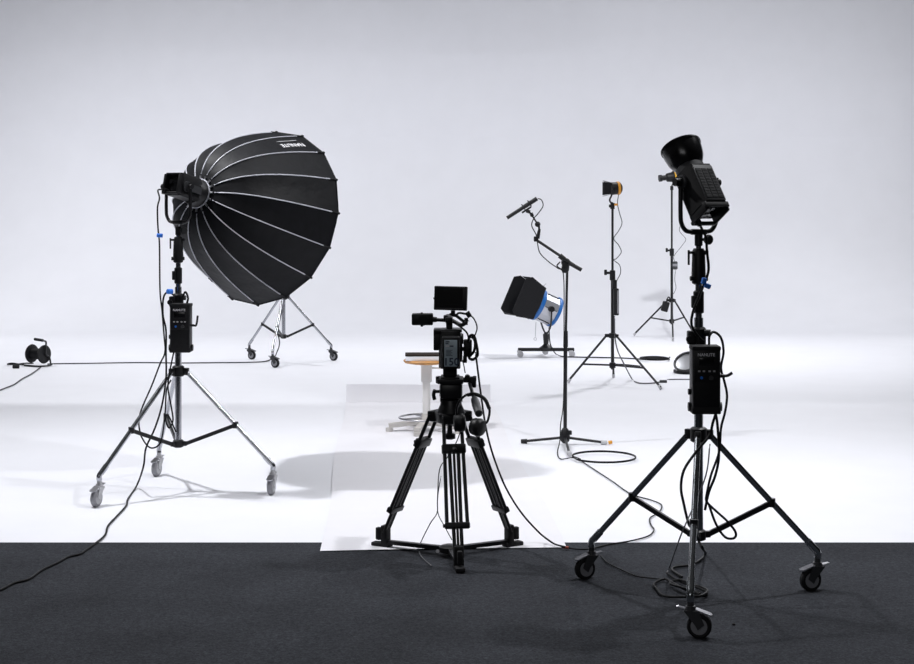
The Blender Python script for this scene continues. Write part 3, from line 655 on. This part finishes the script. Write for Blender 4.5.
# ------------------------------------------------------------------ slim black stands
def slim_stand(o, feet, zc, zbr, zm, zt, label, r0, nm):
    root = thing('light_stand', label, 'light stand', o)
    mb = MB(); mb.cyl(o+V((0,0,zbr-.04)), o+V((0,0,zm)), r0, n=14); mb.build('lower_pole', 'blackm', root)
    mb = MB(); mb.cyl(o+V((0,0,zm-.02)), o+V((0,0,zt)), r0*.72, n=14); mb.build('upper_pole', 'blackm', root)
    mb = MB(); mb.lathe([(r0,zc-.03),(r0*2.2,zc-.025),(r0*2.2,zc+.015),(r0,zc+.02)], o, n=16)
    for ft in feet:
        d = (ft-o).normalized(); mb.box(o+d*.045+V((0,0,zc-.005)), (.05,.026,.03), .004, Matrix.Rotation(math.atan2(d.y,d.x),3,'Z'))
    mb.build('leg_collar', 'black', root)
    mb = MB(); mb.lathe([(r0,zbr-.03),(r0*1.9,zbr-.025),(r0*1.9,zbr+.02),(r0,zbr+.025)], o, n=16); mb.build('brace_hub', 'black', root)
    mb = MB(); mb.lathe([(r0,zm-.05),(r0*1.7,zm-.045),(r0*1.7,zm+.04),(r0*.8,zm+.045)], o, n=16); mb.cyl(o+V((-.01,-.01,zm+.02)), o+V((-.06,-.02,zm+.02)), .012); mb.box(o+V((-.065,-.02,zm+.025)), (.025,.025,.05), .005); mb.build('height_lock', 'black', root)
    for ft in feet:
        d = (ft-o); dn = d.normalized(); t0 = o+dn*.06+V((0,0,zc-.01)); t1 = ft+V((0,0,.02))
        mb = MB(); mb.cyl(t0, t1, .0105, n=10); lg = mb.build('leg', 'blackm', root)
        mb = MB(); mb.cyl(t1-(t1-t0).normalized()*.03, ft+V((0,0,.008)), .014, n=12); mb.build('foot_cap', 'lgrey', lg, label='pale foot cap')
        mb = MB(); k = t0.lerp(t1,.62 if nm == 0 else .5); mb.bar(o+dn*.02+V((0,0,zbr)), k, .010, .016); mb.build('brace', 'blackm', root)
    return root
KY = 14.05; kx = (612.5-457)/FPX*KY; ko = V((kx,KY,0))
slim_stand(ko, [F(568,383.5,0), F(661,390,0), F(613.5,378,0)], W(0,335,KY).z, W(0,365,KY).z, W(0,275,KY).z, W(0,205,KY).z, 'slim tall black stand with a tiny lamp on top, behind the microphone stand', .015, 0)
GY = 19.0; gx = (671.8-457)/FPX*GY; go = V((gx,GY,0))
slim_stand(go, [F(634,336,0), F(694,335,0), F(673,341.5,0)], W(0,300,GY).z, W(0,321,GY).z, W(0,252,GY).z, W(0,186,GY).z, 'farthest black stand by the back wall, partly behind the raised lamp on the carpet', .016, 1)
# little lamp on the slim stand
lm = thing('small_lamp', 'tiny black lamp with barn doors and orange trim on the slim tall stand', 'lamp', W(612.5,205,KY))
c = W(612.5,188.5,KY)
mb = MB(); ax = V((-.93,-.2,-.08)).normalized(); mb.lathe([(.035,-.075),(.055,-.06),(.058,.02),(.05,.03)], c+V((.01,0,0)), ax, 20); hs = mb.build('housing', 'black', lm)
mb = MB(); mb.lathe([(.056,-.055),(.061,-.052),(.061,-.032),(.056,-.03)], c+V((.01,0,0)), ax, 20); mb.build('trim_ring', 'orange', hs, label='orange trim ring')
for k, (dz, dy) in enumerate(((1,0),(-1,0),(0,1),(0,-1))):
    q = c+V((-.02,0,0)); up = V((0,0,1))*dz+V((0,1,0))*dy; s = V((0,1,0)) if dz else V((0,0,1))
    mb = MB(); mb.prism([q+up*.052-s*.05, q+up*.052+s*.05, q+up*.068+s*.06+V((-.065,0,0)), q+up*.068-s*.06+V((-.065,0,0))], up*.003); mb.build('barn_door', 'black', lm)
mb = MB(); mb.tube([c+V((-.005,-.07,0)), c+V((-.015,-.072,-.06)), c+V((-.03,-.05,-.10)), c+V((-.02,-.02,-.125)), W(612.5,203,KY)], .008, 8, 5); mb.cyl(W(612.5,203,KY), W(612.5,209,KY), .02, n=14); mb.build('bracket', 'blackm', lm)
mb = MB(); mb.cyl(W(609,206,KY), W(612,206,KY), .014); mb.build('bracket_knob', 'black', lm)
mb = MB(); mb.box(W(616,204.5,KY-.02), (.03,.02,.02), .004); mb.build('cable_clip', 'orange', lm, label='orange cable clip')
cable('lamp_cable', 'thin grey cable curling down the slim tall stand from its tiny lamp', [W(619,193,KY-.02), W(617.5,203,KY-.02), W(619.5,213,KY-.02), W(622,223,KY-.02), W(618.5,231,KY-.02), W(613.8,238.5,KY-.02), W(618.5,245,KY-.02), W(621.3,252,KY-.02), W(616.5,258.5,KY-.02), W(613.6,260,KY-.02), W(619.5,265,KY-.02), W(620.5,273,KY-.02), W(616.8,281,KY-.03), W(616,288,KY-.04)], .0042, 'gcable')
pb_ = thing('slim_power_supply', 'narrow dark box clipped to the slim tall stand at mid height', 'power supply', W(616.3,316,KY-.04))
mb = MB(); mb.pbox(613.8,288.5,619,315.5,KY-.07,KY-.02,.008); hs = mb.build('housing', 'black', pb_)
mb = MB(); mb.pbox(617.2,290.5,618.6,313.5,KY-.073,KY-.069,.001); mb.build('side_strip', 'grey', hs, label='grey side strip')
mb = MB(); mb.pbox(612.6,280,617,289,KY-.05,KY-.02,.004); mb.build('clip', 'black', pb_)
cable('stand_cable', 'thin dark cable dropping from the slim tall stand and curving by its right leg', [W(614.5,316,KY-.04), W(614.8,335,KY-.04), W(617.5,350,KY-.12), W(624,364,KY-.2), F(632,379,.008), F(636,382,.008), F(642,383.3,.008), F(653,383,.008), F(662,381.5,.008)], .006, 'gcable')
mb = MB(); p = F(663,381.3,.013); mb.cyl(p+V((-.03,0,0)), p+V((.035,0,0)), .013, n=10); mb.build('inline_connector', ['dgrey'], None, label='small dark connector on the floor between the slim stand and the round silver fixture', category='connector')
cable('thin_floor_cable', 'thin dark cable lying on the floor in front of the round silver fixture', [F(667,379.5,.007), F(678,379.3,.007), F(690,379.4,.007), F(712,380,.007)], .0055, 'gcable')
# lamp on the farthest stand
ll = thing('tapered_lamp', 'black tapered spot lamp with a yellow ring on the farthest stand', 'lamp', W(671.8,187,GY))
ax = V((-.97,-.15,-.1)).normalized(); c = W(670,177.3,GY)
mb = MB(); mb.lathe([(.03,-.13),(.07,-.11),(.085,-.06),(.06,-.02),(.052,.04),(.032,.055),(.032,.10),(.042,.105),(.042,.14)], c, ax, 20); mb.build('barrel', 'black', ll)
mb = MB(); mb.lathe([(.082,-.105),(.09,-.10),(.088,-.05),(.075,-.045)], c, ax, 20); mb.build('ring', 'yellow', ll, label='yellow ring')
mb = MB(); mb.tube([c+V((.03,-.08,0)), c+V((.03,-.08,-.06)), c+V((.02,-.04,-.10)), W(671.8,187,GY)], .008, 8, 5); mb.cyl(W(671.8,186,GY), W(671.8,190,GY), .02); mb.build('bracket', 'blackm', ll)
cable('far_lamp_cable', 'hair-thin cable zigzagging beside the pole of the farthest stand', [W(680,226,GY-.05), W(679.5,231,GY-.05), W(683.5,236,GY-.05), W(685.8,240,GY-.05), W(681,247,GY-.05), W(674,256,GY-.05), W(674.5,261,GY-.05)], .0035, 'gcable')
fb_ = thing('clip_on_supply', 'small dark cylinder clipped to the pole of the farthest stand', 'power supply', W(675,270,GY-.04))
mb = MB(); mb.lathe([(.02,0),(.03,.01),(.03,.09),(.02,.10)], W(675.2,269.5,GY-.05), (0,0,1), 16); hs = mb.build('housing', 'dgrey', fb_)
mb = MB(); mb.lathe([(.031,.04),(.031,.07)], W(675.2,269.5,GY-.05), (0,0,1), 16); mb.build('band', 'grey', hs)
mb = MB(); mb.box(W(673,265.5,GY-.03), (.03,.03,.04), .004); mb.build('clip', 'black', fb_)
cable('supply_cable', 'hair-thin cable hanging below the clip-on cylinder of the farthest stand', [W(675.5,270,GY-.05), W(674.8,280,GY-.05), W(676,288,GY-.05), W(673.5,294,GY-.04)], .0035, 'gcable')
hg = thing('hanging_pack', 'small black pack hanging at the leg joint of the farthest stand', 'battery pack', W(665,312,GY-.1))
mb = MB(); mb.box(W(665.2,306.5,GY-.1), (.085,.05,.125), .012, Matrix.Rotation(math.radians(16),3,'Y')); mb.build('pack', 'black', hg)
mb = MB(); mb.tube([W(666.5,301,GY-.1), W(668.5,297,GY-.06), W(671,300,GY-.03)], .008, 6, 4); mb.build('strap', 'rubber', hg)

# round silver fixture lying on the floor
RY = 14.9; ro = F(688,373,0)
rf = thing('floor_fixture', 'round silver and black fixture on the floor behind the power supply box over the carpet', 'lamp', ro)
mb = MB(); mb.lathe([(.13,0),(.14,.008),(.14,.03),(.11,.035)], ro, n=28); mb.build('base', 'black', rf)
mb = MB(); mb.lathe([(.10,-.03),(.135,-.025),(.135,.025),(.115,.035)], ro+V((0,0,.085)), (-.35,-.55,.75), 28, True, False); mb.build('dish', 'steel', rf)
mb = MB(); mb.ring(ro+V((0,0,.085))+V((-.35,-.55,.75)).normalized()*.035, (-.35,-.55,.75), .123, .012, 28, 8); mb.build('rim', 'dgrey', rf)
mb = MB(); mb.lathe([(.0,.006),(.11,.03)], ro+V((0,0,.085)), (-.35,-.55,.75), 24, False, False); mb.build('face', 'alu', rf)

# ------------------------------------------------------------------ cable reel
ry = 15.6; rc = F(40,366,0)
cr = thing('cable_reel', 'black drum cable reel with a carrying handle on the floor at the far left', 'cable reel', rc)
ax = V((.86,-.5,0)); zc = .122; c = V((rc.x-.02,rc.y,zc))
mb = MB(); mb.lathe([(.055,-.085),(.055,.085)], c, ax, 24); mb.build('drum', 'cable', cr)
for s in (-1,1):
    mb = MB(); mb.lathe([(.03,-.01),(.088,-.008),(.094,0),(.088,.008),(.03,.012)], c+ax*(s*.085), ax, 28); mb.build('flange', 'black', cr)
mb = MB(); mb.cyl(c-ax*.11, c-ax*.095, .03, n=16); mb.cyl(c-ax*.12+V((0,0,.02)), c-ax*.11+V((0,0,.02)), .008); mb.build('socket_cover', 'grey', cr)
sd = V((.5,.86,0))
mb = MB()
e = c+ax*.11
mb.tube([e+sd*.07+V((0,0,-zc+.014)), e+sd*.045+V((0,0,-.03)), e+V((0,0,.0)), e+V((0,0,.08)), e+V((0,0,.125)), e-ax*.025+V((0,0,.135)), e-ax*.06+V((0,0,.14))], .009, 8, 5)
mb.tube([e+sd*.08+V((0,0,-zc+.011)), e+V((.02,-.03,-zc+.011)), e-sd*.10+V((0,0,-zc+.011)), e-ax*.2-sd*.10+V((0,0,-zc+.011))], .008, 8, 4)
mb.cyl(e, e-ax*.24, .008); mb.build('frame', 'blackm', cr)
mb = MB(); mb.cyl(e-ax*.04+V((0,0,.138)), e-ax*.155+V((0,0,.146)), .0145, n=12); mb.build('handle_grip', 'rubber', cr)
cable('reel_cable', 'loose flat loop of black cable on the floor left of the cable reel', [F(33,363.5,.02), F(25,363.2,.012), F(15,364.5,.012), F(7.5,364.2,.012), F(12,363.2,.012), F(20,364.3,.012), F(30,365.5,.012), F(40,366.5,.012)], .007)
mb = MB(); p = F(16,366.5,.02); mb.cyl(p+V((-.03,0,0)), p+V((.03,0,0)), .02, n=12); mb.build('cable_plug', ['rubber'], None, label='black plug on the floor at the far left beside the cable reel', category='plug')
cable('feed_cable', 'thin black cable leading from the cable reel out to the left edge', [F(41,367,.01), F(32,373.5,.01), F(22,379,.01), F(14,384.5,.01), F(4,388.5,.01), F(-8,393,.01), F(-30,400,.01)], .0055)
FSv = V((*FS,0))
cable('far_stand_cable', 'long black cable stretching across the floor from the cable reel to the distant roller stand',
      [W(282,310,15.92), W(278,330,15.75), W(279.5,343,15.7), W(277,352,15.6), F(274,357,.01), F(266,361.2,.01), F(250,362.3,.01), F(225,362.6,.01), F(180,363,.01), F(140,362.6,.01), F(90,363.3,.01), F(52,363.8,.01), F(48,364.5,.012)], .006)

# ------------------------------------------------------------------ cables of the left stand
lx, ly = LS
plug = XL@V((-.035,-.13,-.035))
c1 = cable('lamp_power_cable', 'black cable with a blue tie hanging from the back of the softbox lamp', [plug, plug+V((-.03,-.01,-.004)), W(159.5,198,8.6), W(157.5,208,8.6), W(158,228,8.6), W(159.5,245,8.62), W(160,290,8.62), W(162,310,8.62), W(164,335,8.62), W(165,352,8.62), W(160,364,8.62), W(152,385,8.62), W(140,414,8.6), W(140,432,8.6), W(146,444,8.6), W(153,448,8.6), W(161,441,8.6), W(165,415,8.62), W(166.5,390,8.65), W(171,380,8.68)], .0045)
mb = MB(); mb.cyl(W(157,235.3,8.6), W(162.5,235.6,8.6), .011, n=12); mb.build('blue_tie', 'blue', c1, label='blue cable tie')
c2 = cable('mains_cable', 'long black cable trailing from the softbox stand across the floor onto the carpet at left', [W(175,296,8.62), W(168,292,8.6), W(163.5,298,8.6), W(163,315,8.6), W(166,330,8.6), W(166,352,8.6), W(166,378,8.6), W(162,405,8.6), W(155,428,8.6), W(146,448,8.58), W(143.5,466,8.56), F(137,485,.02), F(128,499,.008), F(126,506,.008), F(116,517,.008), F(108,526,.008), F(105,535,.008), F(96,543,.009), F(86,550,.009), F(80,554,.009), F(68,557,.009), F(57,563,.009), F(42,570,.009), F(29,579,.009), F(14,583,.009), F(0,590,.009), F(-25,597,.009)], .0052)
mb = MB(); mb.cyl(W(167.5,291.5,8.58), W(172,291.5,8.6), .014, n=12); mb.build('blue_tie', 'blue', c2, label='blue cable tie')
cable('loop_cable', 'short black cable looping along the softbox stand beside its power supply box', [W(181,303,8.6), W(185,292,8.6), W(188,298,8.62), W(187,303,8.64)], .006)
cable('dangling_cable', 'black cable looping down between the legs of the softbox stand', [W(176,345,8.62), W(172.5,358,8.6), W(168,385,8.6), W(171,405,8.62), W(173,420,8.65), W(169,428,8.66), W(165.5,419,8.66), W(168,415,8.68), W(176,432,8.7)], .0045)

# ------------------------------------------------------------------ cables of the near stand
nx, ny = NS
plug = XN@V((-.035,-.16,-.035))
c3 = cable('head_cable', 'black cable with a blue tie running down the stand from the raised lamp', [plug, plug+V((.005,-.03,-.02)), W(706,238,6.2), W(707,252,6.22), W(708.5,270,6.22), W(704,284,6.22), W(699,296,6.22), W(693.5,310,6.2), W(691.5,324,6.2), W(697,335,6.2), W(704,342,6.2)], .0055)
mb = MB(); mb.box(W(704,281,6.2), (.018,.03,.026), .005, Matrix.Rotation(.2,3,'Y')); mb.box(W(707.5,286,6.2), (.026,.022,.02), .005, Matrix.Rotation(.4,3,'Y')); mb.build('blue_tie', 'blue', c3, label='blue cable tie')
cable('supply_loop_cable', 'black cable arching out right of the nearest power supply box down to the brace', [W(709,346,6.2), W(709.5,336,6.2), W(714,332,6.2), W(721,338,6.2), W(723.5,352,6.2), W(721,368,6.2), W(724.5,382,6.2), W(727,396,6.2), W(725,412,6.2), W(721,428,6.2), W(719,452,6.2), W(711,475,6.2), W(706.5,495,6.2), W(707,502,6.2), W(716,511,6.2), W(727,521,6.18), W(735.5,532,6.17), W(734,538,6.17), W(725,537,6.17), W(716,524,6.18), W(709,505,6.2)], .005)
cable('hanging_cable', 'black cable bowing left between the legs of the stand on the carpet', [W(717,410,6.19), W(713,422,6.19), W(709,436,6.18), W(696,452,6.15), W(684,470,6.12), W(681,488,6.12), W(684,505,6.12), W(687,518,6.12), W(689.5,526,6.14)], .0055)
cable('twin_cable', 'second black cable dropping beside the column under the power supply box', [W(715,410,6.2), W(717.5,425,6.2), W(719,455,6.21), W(715.5,475,6.22), W(709,492,6.23), W(705,510,6.24)], .0055)
cable('thin_strap_cable', 'thin grey cord stretched from the leg brace down to the carpet', [W(710,444,6.2), W(706,475,6.2), W(692,510,6.15), W(681,535,6.12), F(670,566,.02), F(667,572.5,.01)], .003, 'gcable')
pile = [W(698,540,6.25), W(703,549,6.22), F(705.5,553.5,.012), F(700,560,.012), F(690,565,.012), F(676,567,.012), F(672,570,.012), F(682,577,.012)]
pile2 = [F(667,573,.012), F(674,578,.012), F(684,583,.016), F(698,588,.02), F(706,592,.018), F(705,596,.012), F(695,594,.014), F(682,588,.02), F(671,582,.022), F(664,579,.014), F(654,584,.012), F(657,589,.012), F(662,595,.012), F(672,597,.012), F(690,596.5,.022), F(702,595.5,.024), F(707,590,.02), F(692,584,.026), F(680,580,.022), F(670,583.5,.02), F(690,590,.028), F(700,594,.028)]
cable('cord_tail', 'black cord hooking down from the column onto the carpet behind the front leg', pile, .006)
cable('cable_pile', 'messy heap of black cable on the carpet under the near stand', pile2, .0055)
cable('carpet_cable', 'thin black cable running left along the carpet out of the cable heap', [F(664,579.5,.010), F(650,578,.010), F(636,576,.010), F(622,570,.010), F(608,563,.010), F(601,556,.010)], .0032)
mb = MB(); mb.lathe([(.003,0),(.007,.002),(.006,.006),(.002,.008)], F(733.5,625,.0035), (0,0,1), 8); mb.build('pebble', ['rubber'], None, label='tiny black crumb on the carpet right of the front caster', category='debris')

# ------------------------------------------------------------------ lights
def area(name, loc, target, size, power, col=(1,1,1), sy=None, spread=180):
    l = bpy.data.lights.new(name, 'AREA'); l.energy = power; l.color = col; l.size = size
    if sy: l.shape = 'RECTANGLE'; l.size_y = sy
    else: l.shape = 'DISK'
    l.spread = math.radians(spread)
    o = bpy.data.objects.new(name, l); C.objects.link(o); o.location = loc
    o.rotation_euler = (V(target)-V(loc)).to_track_quat('-Z', 'Y').to_euler(); return o
COOL = (.97,.975,1)
area('key_light', (-3.0,8.95,5.0), (-1,9.6,0), .2, 193, COOL)
for x in (-6.8,-2.9): area('far_left_light', (x,16.9,5.3), (x,17.6,0), .10, 147, COOL)
area('far_right_light', (2.45,15.7,4.75), (2.5,18.4,0), .22, 140, COOL)
area('far_edge_light', (7.0,17.2,5.0), (6.4,20.4,0.6), .4, 54, COOL)
area('overhead_light', (1,9.2,6.2), (1,9.6,0), 11, 300, COOL, 4)
area('back_right_light', (4.2,18.4,5.3), (1.2,13,0), .3, 152, COOL)
area('front_right_light', (2.1,7.4,5.0), (2.6,9.0,0), .16, 130, COOL)
for sx_ in (-1,1): area('wall_side_fill', (sx_*8.2,16.6,.9), (sx_*4.2,21.6,.7), 1.2, 22, COOL, .8, 75)  # low side lights added to brighten the foot of the wall
area('camera_side_fill', (-1.5,-1.8,4.2), (0,8,1), 4, 60, COOL, 2)  # added soft fill from behind the camera, lifts the front faces
w = bpy.data.worlds.new('studio'); bpy.context.scene.world = w; w.use_nodes = True
w.node_tree.nodes['Background'].inputs[0].default_value = (.95,.96,1,1); w.node_tree.nodes['Background'].inputs[1].default_value = .02

# ------------------------------------------------------------------ camera
cd = bpy.data.cameras.new('camera'); co = bpy.data.objects.new('camera', cd); C.objects.link(co)
co.location = (0,0,CAMH); co.rotation_euler = (PI/2,0,0); cd.sensor_width = 36; cd.lens = FPX/914*36
cd.shift_y = -(332-HOR)/914; cd.clip_start = .05; cd.clip_end = 200
s = bpy.context.scene; s.camera = co
s.view_settings.view_transform = 'Standard'; s.view_settings.look = 'None'; s.view_settings.gamma = 1; s.view_settings.use_curve_mapping = False
s.view_settings.exposure = 0
